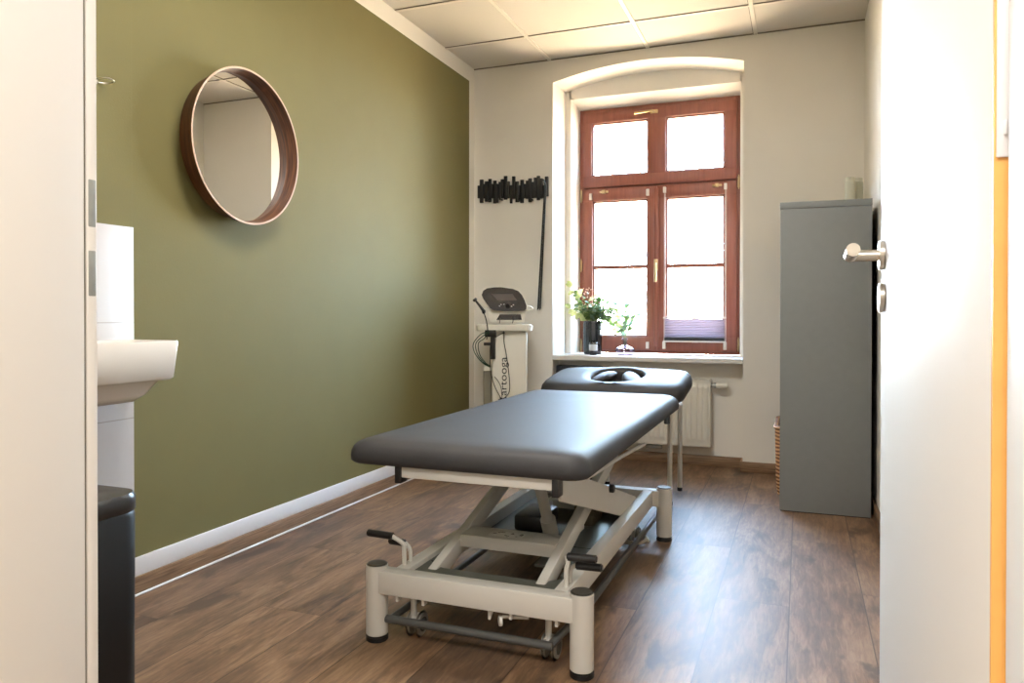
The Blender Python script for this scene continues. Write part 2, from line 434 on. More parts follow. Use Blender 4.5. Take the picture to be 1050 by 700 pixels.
# baseboards
def bboard(name, x0, x1, y0, y1, label):
    b = MB(); b.box(x0, x1, y0, y1, 0, .061, bev=.003)
    return struct(b.done(name, 'oak_board', smooth=30), label, 'baseboard')
b = MB(); b.box(XL, XL + .014, .6, YB, 0, .061, bev=.003); b.cyl((XL + .016, .6, .004), (XL + .016, YB - .02, .004), .0045, 8, mi=1)
struct(b.done('baseboard_left', ['oak_board', 'white_trim']), 'brown wooden baseboard along the green wall', 'baseboard')
b = MB()
b.box(XL, RL + .014, YB - .014, YB, 0, .061, bev=.003); b.box(RR - .014, XR, YB - .014, YB, 0, .061, bev=.003)
b.box(RL, RR, 4.624 - .014, 4.624, 0, .061, bev=.003)
b.box(RR - .014, RR, YB - .01, 4.624, 0, .061, bev=.003); b.box(RL, RL + .014, YB - .01, 4.624, 0, .061, bev=.003)
struct(b.done('baseboard_back', 'oak_board'), 'brown wooden baseboard along the window wall and niche', 'baseboard')
bboard('baseboard_right', XR - .014, XR, .7, YB - .014, 'brown wooden baseboard along the right wall')
b = MB(); b.box(XL, XL + .008, 1.2, 4.43, .061, .121, bev=.001)
struct(b.done('trim_1', 'white_trim'), 'white strip above the brown baseboard of the green wall', 'trim')

# door frame (trim_2) and open door leaf (door_1)
fr = struct(thing('trim_2', 'white door frame around the near doorway with strike plate', 'door frame', (-.3, .49, 0)), 'white door frame around the near doorway with strike plate', 'door frame')
b = MB()
b.box(-.76, -.716, .36, .5825, 0, dz, bev=.002); b.box(-.76, -.7185, .5865, .600, 0, dz, bev=.0015)
b.box(.129, .172, .36, .588, 0, dz, bev=.002)
b.box(-.76, .172, .36, .588, dz, dz + .045, bev=.002)
b.box(-.82, -.716, .345, .36, 0, dz + .1, bev=.002); b.box(.129, .23, .345, .36, 0, dz + .1, bev=.002); b.box(-.716, .129, .345, .36, dz, dz + .1)
b.done('jamb', 'white_paint', fr)
b = MB(); b.box(-.755, -.7205, .5820, .5870, 0, dz); b.done('gasket', 'gasket', fr, smooth=0)
for z0, z1 in ((1.004, 1.056), (.929, .979)):
    b = MB(); b.box(-.7215, -.7179, .5885, .5985, z0, z1, bev=.0016); b.done('strike_opening', 'zinc', fr)

DM = Matrix.Translation((.124, .605, 0)) @ Matrix.Rotation(math.radians(-.47), 4, 'Z')
dr = struct(thing('door_1', 'white door leaf standing open on the right with steel lever handle', 'door', (.124, .605, 0)), 'white door leaf standing open on the right with steel lever handle', 'door')
b = MB(); b.box(0.0005, .040, .0015, .857, .008, 1.99, bev=.0015, mtx=DM); b.done('leaf', 'white_paint', dr)
b = MB(); b.box(0, .0385, -.0025, .002, .008, 1.99, mtx=DM); b.done('edge_band', 'edge_wood', dr, smooth=0)
b = MB(); b.box(.0012, .034, -.0045, -.0022, 1.018, 1.35, bev=.001, mtx=DM)
b.cyl(DM @ Vector((.006, -.006, 1.153)), DM @ Vector((.006, -.0035, 1.153)), .0016, 12)
b.box(.0055, .0072, -.0065, -.004, 1.033, 1.043, bev=.0005, mtx=DM)
b.done('hinge_plate', 'white_trim', dr)
hy = .80
b = MB(); b.cyl(DM @ Vector((0, hy, 1.01)), DM @ Vector((-.008, hy, 1.01)), .025, 32, bev=.0015); b.done('handle_rosette', 'steel', dr)
b = MB(); b.cyl(DM @ Vector((0, hy, .938)), DM @ Vector((-.008, hy, .938)), .025, 32, bev=.0015); b.done('lock_rosette', 'steel', dr)
b = MB(); b.cyl(DM @ Vector((-.006, hy, 1.01)), DM @ Vector((-.052, hy, 1.01)), .0095, 24)
b.sphere(DM @ Vector((-.052, hy, 1.01)), .0105)
b.cyl(DM @ Vector((-.052, hy, 1.01)), DM @ Vector((-.053, hy - .115, 1.012)), .0105, 24, bev=.002)
b.done('lever', 'steel', dr)

# ------------------------------------------------------------------ window
win = struct(thing('window_1', 'red-brown wooden casement window in the arched recess', 'window', (-.88, 4.95, .65)), 'red-brown wooden casement window in the arched recess', 'window')
x0, x1, z0, z1, yf = -1.406, -.354, .652, 2.292, 4.92
b = MB()
b.box(x0, x0 + .035, yf, yf + .07, z0, z1, bev=.003); b.box(x1 - .035, x1, yf, yf + .07, z0, z1, bev=.003)
b.box(x0 + .03, x1 - .03, yf, yf + .07, z1 - .035, z1, bev=.003); b.box(x0 + .03, x1 - .03, yf, yf + .07, z0, z0 + .03, bev=.003)
b.box(x0 + .03, x1 - .03, yf + .01, yf + .07, 1.735, 1.785, bev=.003)
b.done('window_frame', 'mahogany', win)
def sash(xa, xb, za, zb, panes, ins=.012, bars=()):
    b = MB(); ya, yb = yf - ins, yf + .045
    px = [p for q in panes for p in q]
    edges = [xa] + px + [xb]
    pz0, pz1 = panes_z
    b.box(xa, xb, ya, yb, za, pz0, bev=.003); b.box(xa, xb, ya, yb, pz1, zb, bev=.003)
    for k in range(0, len(edges), 2): b.box(edges[k], edges[k + 1], ya, yb, pz0 - .002, pz1 + .002, bev=.003)
    for xq0, xq1 in panes:
        # inner glazing bead
        for (a, c, d, e) in ((xq0, xq0 + .009, pz0, pz1), (xq1 - .009, xq1, pz0, pz1), (xq0, xq1, pz0, pz0 + .009), (xq0, xq1, pz1 - .009, pz1)):
            b.box(a - .002, c + .002, yf + .004, yb, d - .002, e + .002)
        for zz in bars: b.box(xq0, xq1, yf + .006, yb, zz - .013, zz + .013, bev=.004)
    o = b.done('sash', 'mahogany', win)
    for xq0, xq1 in panes:
        g = MB(); g.box(xq0, xq1, yf + .022, yf + .026, pz0, pz1); g.done('pane', 'glass', o, smooth=0)
    return o
panes_z = (1.838, 2.196)
up = sash(-1.380, -.380, 1.765, 2.266, [(-1.321, -.941), (-.824, -.455)])
panes_z = (.763, 1.671)
ls = sash(-1.380, -.8825, .672, 1.752, [(-1.315, -.943)], bars=(1.226,))
rs = sash(-.8822, -.380, .672, 1.752, [(-.823, -.454)], bars=(1.226,))
b = MB(); b.box(-.899, -.869, yf - .022, yf - .010, .70, 1.735, bev=.004); b.done('meeting_stile_cover', 'mahogany', win)
# brass hardware
def handle(cx, cz, horiz):
    b = MB(); y = yf - (.013 if horiz else .023)
    if horiz:
        b.box(cx - .0, cx + .05, y - .008, y, cz - .012, cz + .012, bev=.003)
        b.cyl((cx + .02, y - .03, cz), (cx + .02, y, cz), .008, 16); b.tube([(cx + .02, y - .03, cz), (cx - .03, y - .032, cz - .002), (cx - .10, y - .03, cz - .006)], .008)
    else:
        b.box(cx - .013, cx + .013, y - .008, y, cz - .03, cz + .045, bev=.003)
        b.cyl((cx, y - .032, cz + .015), (cx, y, cz + .015), .008, 16); b.tube([(cx, y - .032, cz + .018), (cx + .002, y - .034, cz - .04), (cx, y - .032, cz - .105)], .009)
    b.done('window_handle', 'brass', win)
handle(-.925, 2.236, True); handle(-.884, 1.225, False)
for cx, s_ in ((-1.235, 1), (-.50, -1)):
    b = MB(); b.box(cx - .03, cx + .03, yf - .022, yf - .010, 1.722, 1.737, bev=.003); b.box(cx + s_ * .0 - .012, cx + .012, yf - .034, yf - .02, 1.716, 1.741, bev=.003)
    b.done('latch', 'brass', win)
for cx, cz in ((-.367, 1.745), (-.367, .72), (-1.395, 1.71), (-1.395, 1.24), (-1.395, .70)):
    b = MB(); b.cyl((cx, yf - .008, cz - .035), (cx, yf - .008, cz + .035), .008, 14, bev=.002); b.cyl((cx, yf - .008, cz - .045), (cx, yf - .008, cz + .045), .004, 10)
    b.done('hinge', 'brass', win)
b = MB(); b.xy([(RL + .001, YB - .012), (RR - .001, YB - .012), (-.327, Y1), (-.348, Y1), (-.352, 4.925), (-1.404, 4.925), (-1.42, Y1), (-1.454, Y1)], .622, .651, bev=.004)
b.done('window_sill', 'white_paint', win, label='white window sill board')

# pleated blinds: right one drawn at the bottom, with cords and clips; left casement has clips only
bl = thing('pleated_blind', 'lilac-grey pleated blind gathered at the bottom of the right casement', 'blind', (-.6385, 4.885, .74))
b = MB(); zt, zb_, n = .882, .748, 13
def pl(u, v):
    k = v * n; tri = abs((k % 1) - .5) * 2
    return (-.826 + u * .376, 4.878 + .016 * tri, zb_ + (zt - zb_) * v)
b.grid(pl, 1, n * 2); b.box(-.826, -.450, 4.876, 4.9, .740, .760, mi=1)
b.done('pleats', ['blind', 'box_dark'], bl, smooth=0)
for zz in (.888, .7355):
    b = MB(); b.box(-.834, -.442, 4.874, 4.896, zz - .005, zz + .005, bev=.001); b.box(-.65, -.61, 4.868, 4.876, zz - .006, zz + .003, bev=.002)
    b.done('rail', 'white_paint', bl)
for xx in (-.829, -.447):
    b = MB(); b.box(xx - .009, xx + .009, 4.87, 4.9075, .686, .734, bev=.002); b.done('clip', 'white_paint', bl)
    b = MB(); b.box(xx - .009, xx + .009, 4.885, 4.9075, 1.700, 1.738, bev=.002); b.done('clip', 'white_paint', bl)
    b = MB(); b.cyl((xx, 4.885, .734), (xx, 4.89, 1.71), .0013, 6); b.cyl((xx + .006, 4.885, .734), (xx + .006, 4.89, 1.71), .0013, 6); b.done('cord', 'white_paint', bl)
for cx, cz, lb in ((-1.325, 1.70, 'small white blind clip at the upper left of the left casement'), (-.940, 1.708, 'small white blind clip at the upper right of the left casement'), (-.940, .705, 'small white blind clip at the lower right of the left casement')):
    b = MB(); b.box(cx - .009, cx + .009, 4.888, 4.9078, cz - .02, cz + .02, bev=.002); b.box(cx - .009, cx + .009, 4.896, 4.9078, cz + .017, cz + .024, bev=.001)
    tag(b.done('blind_clip', 'white_paint'), lb, 'clip', 'blind clips on the left casement')

# ------------------------------------------------------------------ things on the sill
def foliage(root, c, n, spread, hgt, leafs, L=(.022, .04), rnd=None):
    rnd = rnd or random
    st = MB(); lf = MB()
    for k in range(n):
        a = rnd.uniform(0, 2 * pi); rr = spread * math.sqrt(rnd.uniform(.05, 1))
        tip = Vector((max(-1.415, c[0] + rr * math.cos(a)), c[1] + .55 * rr * math.sin(a), c[2] + hgt * rnd.uniform(.45, 1) * (1 - .35 * rr / spread)))
        b0 = Vector((c[0] + rnd.uniform(-.012, .012), c[1] + rnd.uniform(-.012, .012), c[2] - .05))
        mid = (b0 + tip) / 2 + Vector((0, 0, .02)) - Vector((math.cos(a), .5 * math.sin(a), 0)) * rr * .12
        st.tube([b0, mid, tip], .0014, 5)
        m = rnd.randint(5, 8)
        for j in range(m):
            t = .35 + .65 * j / (m - 1); p = b0.lerp(mid, t * 2) if t < .5 else mid.lerp(tip, t * 2 - 1)
            d = Vector((rnd.uniform(-1, 1), rnd.uniform(-1, 1), rnd.uniform(-.3, .7)))
            l = rnd.uniform(*L); lf.leaf(p, d, (rnd.uniform(-.5, .5), rnd.uniform(-1, .2), 1), l, l * rnd.uniform(.55, .85), mi=rnd.choice(leafs))
    st.done('stems', 'stem', root); lf.done('foliage', ['leaf', 'leaf_pale', 'leaf_blue'], root)

v = thing('flower_vase', 'tall dark ribbed vase with a loose bouquet of eucalyptus and leaves', 'vase', (-1.262, 4.72, .651))
b = MB(); b.lathe([(.050, 0), (.056, .004), (.058, .03), (.060, .12), (.060, .20), (.055, .215), (.052, .216), (.052, .208), (.053, .03), (.0, .012)], (-1.262, 4.72, .651), 72, flute=(18, .022))
b.done('vase_body', 'glass_dark', v)
R1 = random.Random(3); foliage(v, (-1.262, 4.72, .86), 44, .155, .22, [0, 0, 2, 0, 1], L=(.026, .048), rnd=R1)
foliage(v, (-1.19, 4.71, .86), 16, .13, .13, [0, 1, 2], L=(.026, .045), rnd=R1)
b = MB()
for k in range(9):   # pale branch reaching to the left
    t = k / 8; p = Vector((-1.29 - .105 * t, 4.72 - .02 * t, .90 + .20 * t - .02 * math.sin(t * 9)))
    for q in range(2): b.leaf(p, (R1.uniform(-1, .3), R1.uniform(-.6, .6), R1.uniform(-.6, 1)), (0, -1, .6), R1.uniform(.035, .05), R1.uniform(.028, .04), mi=0 if k % 3 else 1)
for k in range(7):
    t = k / 6; p = Vector((-1.29 - .11 * t, 4.70, .89 + .06 * t))
    b.leaf(p, (R1.uniform(-1, .1), R1.uniform(-.6, .3), R1.uniform(-.8, .6)), (0, -1, .5), R1.uniform(.04, .055), .036, mi=0)
b.done('pale_branch', ['leaf_pale', 'leaf'], v)
b = MB()
for k in range(46):
    a = R1.uniform(0, 2 * pi); p = (-1.27 + .11 * math.cos(a) * R1.random() - .01, 4.70 + .05 * math.sin(a), 1.0 + R1.uniform(-.05, .085))
    b.sphere(p, R1.uniform(.003, .006), seg=8)
b.done('blossom', 'petal', v)

v = thing('bud_vase', 'squat lilac glass vase with a few eucalyptus sprigs', 'vase', (-1.045, 4.70, .651))
b = MB(); b.lathe([(.040, 0), (.058, .006), (.062, .022), (.062, .034), (.054, .046), (.028, .055), (.015, .062), (.012, .075), (.013, .095), (.019, .108), (.017, .108), (.010, .09), (.010, .064), (.022, .054), (.05, .043), (.057, .022), (.0, .008)], (-1.045, 4.70, .651), 40, flute=(12, .012))
b.done('vase_body', 'glass_purple', v)
st_ = MB(); lf = MB(); R4 = random.Random(21)
for dx, dz in ((-.075, .10), (-.04, .17), (-.005, .235), (.035, .13), (.085, .15), (.02, .08), (-.06, .05)):
    a0 = Vector((-1.045, 4.70, .68)); a1 = Vector((-1.045 + dx * .35, 4.70, .76 + dz * .45)); a2 = Vector((-1.045 + dx, 4.69 + R4.uniform(-.02, .02), .76 + dz)); st_.tube([a0, a1, a2], .0014, 5)
    for t in (.25, .45, .65, .8, 1):
        p = a1.lerp(a2, t)
        for sg in (-1, 1):
            if R4.random() < .85: l = R4.uniform(.03, .045); lf.leaf(p, (sg * R4.uniform(.5, 1), R4.uniform(-.5, .3), R4.uniform(-.2, .8)), (0, -1, R4.uniform(.2, .8)), l, l * .72, mi=R4.choice((0, 1, 2, 2)))
st_.done('stems', 'stem', v); lf.done('foliage', ['leaf', 'leaf_pale', 'leaf_blue'], v)

v = thing('candle_jar', 'small dark glass jar with a white label in front of the tall vase', 'jar', (-1.232, 4.62, .651))
b = MB(); b.lathe([(.018, 0), (.024, .004), (.026, .02), (.026, .075), (.023, .082), (.021, .082), (.023, .02), (0, .008)], (-1.232, 4.62, .651), 32); b.done('jar_body', 'glass_jar', v)
b = MB(); b.lathe([(.0264, .028), (.0266, .03), (.0266, .066), (.0264, .068)], (-1.232, 4.62, .651), 32); b.done('label', 'water_tint', v)

# ------------------------------------------------------------------ radiator
rd = thing('radiator', 'white panel radiator with vertical ribs in the niche under the window', 'radiator', (-.8, 4.57, .12))
ra, rb, rz0, rz1 = -1.10, -.497, .122, .520
b = MB(); n = 18
def panel(u, w):
    x = ra + .012 + (rb - ra - .024) * u; k = (u * n) % 1
    h = .006 * (1 - max(0, (abs(k - .5) - .28) / .22)) if .07 < w < .93 else 0.0
    return (x, 4.541 - h, rz0 + .01 + (rz1 - rz0 - .02) * w)
b.grid(lambda u, w: panel(u, (0, .065, .09, .11, .5, .89, .91, .935, 1)[round(w * 8)]), n * 10, 8)
b.box(ra, rb, 4.5425, 4.553, rz0, rz1, bev=.001)
b.done('front_panel', 'rad', rd, smooth=50)
b = MB(); b.box(ra, ra + .003, 4.538, 4.61, rz0 + .01, rz1 + .003, bev=.001); b.box(rb - .003, rb, 4.538, 4.61, rz0 + .01, rz1 + .003, bev=.001)
for k in range(24): xx = ra + .012 + k * (rb - ra - .024) / 23; b.box(xx - .003, xx + .003, 4.545, 4.605, rz1 - .003, rz1 + .003)
b.box(ra, rb, 4.538, 4.544, rz1 - .002, rz1 + .004, bev=.001); b.box(ra, rb, 4.604, 4.61, rz1 - .002, rz1 + .004, bev=.001)
b.done('top_grille', 'rad', rd)
b = MB(); b.box(ra, rb, 4.60, 4.61, rz0, rz1 - .01); b.box(ra + .1, ra + .13, 4.60, 4.624, .2, .45); b.box(rb - .13, rb - .1, 4.60, 4.624, .2, .45); b.done('rear_panel', 'rad', rd)
b = MB()
b.cyl((rb, 4.575, .488), (rb + .022, 4.575, .488), .010, 16, mi=1); b.cyl((rb + .018, 4.575, .488), (rb + .03, 4.575, .488), .016, 20, mi=1)
b.cyl((rb + .03, 4.575, .488), (rb + .098, 4.575, .488), .021, 28, bev=.004)
for k in range(16):
    a = 2 * pi * k / 16; b.cyl((rb + .036, 4.575 + .0205 * math.cos(a), .488 + .0205 * math.sin(a)), (rb + .06, 4.575 + .0205 * math.cos(a), .488 + .0205 * math.sin(a)), .0022, 6)
b.done('thermostat_valve', ['rad', 'zinc'], rd)
b = MB()
for xx in (-.86, -.81): b.cyl((xx, 4.575, .10), (xx, 4.624, .10), .008, 14); b.cyl((xx, 4.575, .095), (xx, 4.575, .125), .012, 14, mi=1)
b.box(-.885, -.785, 4.56, 4.59, .092, .112, bev=.003, mi=1); b.done('valve_block', ['rad', 'zinc'], rd)

b = MB(); b.box(-1.455, -1.16, 4.535, 4.60, 0, .585, bev=.008)
b.box(-1.44, -1.175, 4.530, 4.537, .02, .57, bev=.003)
tag(b.done('heater_box', 'box_dark'), 'dark flat box standing in the niche left of the radiator', 'box')

# ------------------------------------------------------------------ cabinet
cb = thing('shelf_cabinet', 'tall grey cabinet with its plain side panel towards the door', 'cabinet', (.1, 4.05, 0))
cx0, cx1, cy0, cy1, ct = -.0895, .2939, 3.675, 4.43, 1.4258
b = MB(); b.box(cx0, cx1, cy0, cy0 + .018, .004, ct - .031, bev=.0008); b.done('side_panel', 'cab', cb)
b = MB(); b.box(cx0, cx1, cy1 - .018, cy1, .004, ct - .031, bev=.0008); b.done('side_panel', 'cab', cb)
b = MB(); b.box(cx0 - .002, cx1 + .001, cy0 - .002, cy1 + .002, ct - .029, ct, bev=.001); b.done('top_panel', 'cab', cb)
b = MB(); b.box(cx0 + .002, cx1, cy0 + .018, cy1 - .018, .02, .05, bev=.0008); b.done('bottom_panel', 'cab', cb)
b = MB(); b.box(cx1 - .008, cx1, cy0 + .018, cy1 - .018, .05, ct - .031); b.done('back_panel', 'cab_dark', cb, smooth=0)
for z in (.50, .95):
    b = MB(); b.box(cx0 + .004, cx1 - .01, cy0 + .018, cy1 - .018, z, z + .018, bev=.0008); b.done('shelf', 'cab', cb)
b = MB(); b.box(cx0 + .003, cx1 - .003, cy0 + .004, cy1 - .004, 0, .005); b.done('foot_strip', 'cab_dark', cb, smooth=0)
# wicker basket on the lowest shelf, towel in it
bk = thing('wicker_basket', 'brown wicker basket poking out of the bottom of the grey cabinet', 'basket', (.06, 3.95, .05))
b = MB(); rg = []
for z, g in ((.052, .012), (.10, .006), (.36, 0), (.372, .003)): rg.append(rrect(.06, 3.95, .174 - g, .20 - g, .03, z, 5))
for z, g in ((.372, .012), (.36, .014), (.07, .022)): rg.append(rrect(.06, 3.95, .174 - g, .20 - g, .02, z, 5))
b.rings(rg); b.done('basket_body', 'wicker', bk)
b = MB(); b.tube([tuple(p) for p in rrect(.06, 3.95, .172, .198, .03, .372, 4)] + [tuple(rrect(.06, 3.95, .172, .198, .03, .372, 4)[0])], .009, 8, smooth=False); b.done('rim', 'wicker', bk)
b = MB(); b.rings([rrect(.02, 3.92, .11 - g, .14 - g, .04, z, 5) for z, g in ((.08, .02), (.10, 0), (.37, 0), (.40, .015), (.41, .05))])
tag(b.done('towel', 'towel'), 'folded white towel in the wicker basket of the cabinet', 'towel')
for k, (xx, yy, hh, lb) in enumerate(((.232, 4.16, .178, 'left pale frosted container on top of the grey cabinet'), (.272, 4.24, .184, 'right pale frosted container on top of the grey cabinet beside the wall'))):
    j = MB(); j.lathe([(.022, 0), (.025, .003), (.025, hh - .02), (.022, hh - .016), (.022, hh), (0, hh)], (xx, yy, ct), 24)
    tag(j.done('frosted_container', 'frost'), lb, 'container', 'containers on the cabinet')

# ------------------------------------------------------------------ mirror
mr = thing('round_mirror', 'round wall mirror in a deep walnut ring on the green wall', 'mirror', (XL, 2.27, 1.25))
mc = (2.27, 1.537)
def yzring(r, x, n=96): return [(x, mc[0] + r * math.cos(2 * pi * k / n), mc[1] + r * math.sin(2 * pi * k / n)) for k in range(n)]
b = MB(); b.rings([yzring(.268, XL + .001), yzring(.289, -1.9345), yzring(.284, -1.934), yzring(.2735, XL + .030), yzring(.262, XL + .001)], closed=True)
b.done('ring_frame', 'walnut', mr, smooth=40)
b = MB(); b.rings([yzring(.290, -1.936), yzring(.2905, -1.9335), yzring(.2865, -1.9325), yzring(.2835, -1.934)], closed=True); b.done('rim_edge', 'walnut_edge', mr, smooth=60)
b = MB(); b.rings([yzring(.270, XL + .024), yzring(.2737, XL + .0305)]); b.done('mirror_glass', 'mirror', mr, smooth=30)

# ------------------------------------------------------------------ sink, tiles, hook, bin
b = MB(); b.box(XL + .004, XL + .012, 1.1, 1.80, .0, 1.187, bev=.001)
struct(b.done('trim_3', 'tile', loc=(XL, 1.45, 0)), 'white tiled splash area behind the washbasin', 'tiles')
sk = thing('washbasin', 'small white ceramic washbasin on the tiled part of the left wall', 'sink', (-1.905, 1.56, .63))
b = MB(); sx, sy = -1.9025, 1.558
def sr(hx, hy, r, z, ox=0): return rrect(sx + ox, sy, hx, hy, r, z, 6)
b.rings([sr(.02, .06, .015, .66, -.03), sr(.06, .15, .03, .645, -.035), sr(.072, .17, .03, .665, -.022), sr(.082, .20, .03, .705, -.012),
         sr(.088, .227, .014, .708, -.006), sr(.092, .232, .014, .715, -.002), sr(.0985, .241, .012, .822), sr(.096, .239, .012, .828),
         sr(.086, .229, .012, .828), sr(.080, .223, .02, .815), sr(.068, .19, .03, .74), sr(.03, .10, .02, .725)])
b.done('basin', 'ceramic', sk, smooth=60)
b = MB(); b.cyl((-1.93, 1.5, .66), (-1.93, 1.5, .50), .016, 20); b.tube([(-1.93, 1.5, .50), (-1.94, 1.5, .46), (-2.0, 1.5, .45)], .016, 14); b.done('drain_trap', 'steel', sk)
b = MB(); b.cyl((-1.96, 1.5, .826), (-1.96, 1.5, .93), .018, 20, bev=.003); b.tube([(-1.96, 1.5, .90), (-1.91, 1.5, .905), (-1.865, 1.5, .895)], .010, 12); b.box(-1.968, -1.93, 1.494, 1.506, .93, .94, bev=.002); b.done('tap', 'steel', sk)
hk = MB(); hk.cyl((XL + .006, 1.66, 1.617), (XL + .014, 1.66, 1.617), .012, 16, bev=.002)
hk.tube([(XL + .012, 1.66, 1.617), (XL + .03, 1.66, 1.622), (XL + .05, 1.675, 1.624), (XL + .046, 1.70, 1.622), (XL + .02, 1.70, 1.618), (XL + .010, 1.675, 1.615)], .0022, 8)
tag(hk.done('wall_hook', 'steel'), 'thin metal wire hook on the green wall above the washbasin', 'hook')

bn = thing('waste_bin', 'tall black waste bin with rounded corners beside the doorway', 'bin', (-1.45, 1.0, 0))
def br(g, z, r=.05): return rrect(-1.447, 1.005, .195 - g, .155 - g, r - g * .5, z, 8)
b = MB(); b.rings([br(.012, .003), br(.006, .008), br(.003, .03), br(.001, .505), br(.004, .512)]); b.done('body', 'bin', bn, smooth=50)
b = MB(); b.rings([br(.003, .512), br(0, .516), br(0, .541), br(.004, .549), br(.03, .553), br(.10, .556)]); b.done('lid', 'bin_lid', bn, smooth=50)
b = MB(); b.box(-1.50, -1.40, 1.15, 1.18, .012, .03, bev=.005); b.done('pedal', 'steel', bn)

# ------------------------------------------------------------------ coat rack and strap
def XZ(px, py, Y=4.49):
    # point of the window-side plane y=Y from measured picture coordinates (used for tracing the rack slats)
    yaw = math.radians(21.1307); p = math.radians(.4128)
    F = Vector((-math.sin(yaw) * math.cos(p), math.cos(yaw) * math.cos(p), -math.sin(p))); R = Vector((math.cos(yaw), math.sin(yaw), 0)); U = R.cross(F)
    d = F + R * ((px - 525) / 766.4166) - U * ((py - 327.5416) / 766.4166); t = Y / d.y
    return (d.x * t, .91 + d.z * t)
rk = thing('coat_rack', 'black wall coat rack of uneven vertical slats beside the window', 'coat rack', (-1.74, 4.49, 1.62))
b = MB()
SL = [(105,135,235,385),(135,175,165,440),(175,196,215,388),(196,234,185,425),(234,272,155,430),(272,292,215,385),(292,332,175,445),(332,356,215,440),(356,386,190,385),(386,420,160,385),(420,462,120,400),(462,492,185,385),(492,522,230,445),(522,558,125,390),(558,600,185,430),(600,616,230,425),(616,660,165,440),(660,682,215,385),(682,716,175,390),(716,755,150,430),(755,782,190,385),(782,814,140,380),(814,854,118,405),(854,888,150,385),(888,914,230,380),(914,955,128,360)]
for k, (a, c, t0, t1) in enumerate(SL):
    A = XZ(480 + a / 11.67, 170 + t0 / 11.67); B = XZ(480 + c / 11.67, 170 + t1 / 11.67)
    dd = .012 + .006 * (k % 2)
    b.box(A[0] + .0008, B[0] - .0008, YB - dd, YB - .001, B[1], A[1], bev=.0015)
b.done('slats', 'rack_black', rk)
for k in (4, 9, 15, 20):
    a, c, t0, t1 = SL[k]; A = XZ(480 + a / 11.67, 198); B = XZ(480 + c / 11.67, 204); xm = (A[0] + B[0]) / 2
    b = MB(); b.box(xm - .007, xm + .007, YB - .05, YB - .012, B[1] - .01, B[1] - .002, bev=.002); b.box(xm - .007, xm + .007, YB - .052, YB - .045, B[1] - .01, B[1] + .02, bev=.002); b.done('hook', 'rack_black', rk)
b = MB()
T = XZ(557, 186, 4.46); Bt = XZ(552.5, 318, 4.46)
b.tube([(T[0] - .012, 4.462, T[1] - .03), (T[0] - .006, 4.455, T[1] + .004), (T[0] + .006, 4.452, T[1] + .008), (T[0] + .012, 4.455, T[1] - .02)], .0045, 8)
def strip(xa, xb, wa, wb, y):
    b.rings([[(xa - wa, y, T[1] - .015), (xa + wa, y, T[1] - .015), (xa + wa, y + .005, T[1] - .015), (xa - wa, y + .005, T[1] - .015)],
             [(xb - wb, y, Bt[1]), (xb + wb, y, Bt[1] + .012), (xb + wb, y + .005, Bt[1] + .012), (xb - wb, y + .005, Bt[1])]])
strip(T[0] + .012, Bt[0] - .004, .004, .006, 4.455); strip(T[0] + .018, Bt[0] + .007, .003, .005, 4.462)
tag(b.done('hanging_strap', 'cable_black', smooth=30), 'long narrow black strap hanging folded from the right end of the coat rack', 'strap')

# ------------------------------------------------------------------ therapy device on its cart
DY = 4.05
C0 = Vector((-1.62, 4.05, 0)); TH = math.radians(21.8)
RZ = Matrix.Rotation(TH, 3, 'Z')
cart_start = set(COL.objects)
def XZr(px, py, Y=DY):
    # same as XZ for the cart, which stands turned to face the doorway (coordinates before the turn)
    yaw = math.radians(21.1307); p = math.radians(.4128)
    F = Vector((-math.sin(yaw) * math.cos(p), math.cos(yaw) * math.cos(p), -math.sin(p))); R = Vector((math.cos(yaw), math.sin(yaw), 0)); U = R.cross(F)
    d = F + R * ((px - 525) / 766.4166) - U * ((py - 327.5416) / 766.4166)
    d = RZ.transposed() @ d; o = C0 + RZ.transposed() @ (Vector((0, 0, .91)) - C0)
    t = (Y - o.y) / d.y
    return (o.x + d.x * t, o.z + d.z * t)
def D(px, py, Y=DY): q = XZr(px, py, Y); return (q[0], Y, q[1])
ct_ = thing('device_cart', 'white column cart with tray carrying the therapy device', 'cart', (-1.62, 4.13, 0))
b = MB(); xa, xb = D(504.5, 340)[0], D(540.5, 340)[0]
b.box(xa, xb, DY, DY + .16, .04, .812, bev=.01, seg=3); b.done('column', 'device_white', ct_)
b = MB(); b.box(xa - .052, xa - .004, DY + .05, DY + .12, .04, .575, bev=.004); b.box(xa - .05, xa + .0, DY + .04, DY + .1, .575, .60, bev=.004, mi=1); b.done('side_box', ['device_grey', 'device_white'], ct_)
b = MB(); b.xy([tuple(p[:2]) for p in rrect((D(488, 334)[0] + D(546, 334)[0]) / 2, DY + .13, (D(546, 334)[0] - D(488, 334)[0]) / 2, .17, .04, 0, 5)], .812, .850, bev=.006); b.done('tray', 'device_white', ct_)
b = MB(); b.box(xa - .06, xb + .06, DY - .05, DY + .26, .02, .045, bev=.008)
b.done('foot_plate', 'device_white', ct_)
for ax in (-1, 1):
    for ay in (-.03, .24):
        b = MB(); xx = (xa + xb) / 2 + ax * .14; b.cyl((xx - .012, DY + ay, .02), (xx + .012, DY + ay, .02), .02, 20, bev=.003); b.done('caster', 'black_plastic', ct_)
b = MB(); q0, q1 = D(497, 340, DY - .03), D(509, 337, DY - .03); b.box(q0[0], q1[0], DY - .035, DY + .02, q0[2] - .03, q1[2] - .002, bev=.004); b.box(D(503, 350)[0], D(508, 350)[0], DY - .02, DY + .01, D(505, 368)[2], D(505, 343)[2], bev=.003)
b.box(D(496, 352)[0], D(504, 352)[0], DY - .015, DY, D(500, 354)[2], D(500, 351)[2], bev=.001)
b.done('cable_holder', 'black_plastic', ct_)
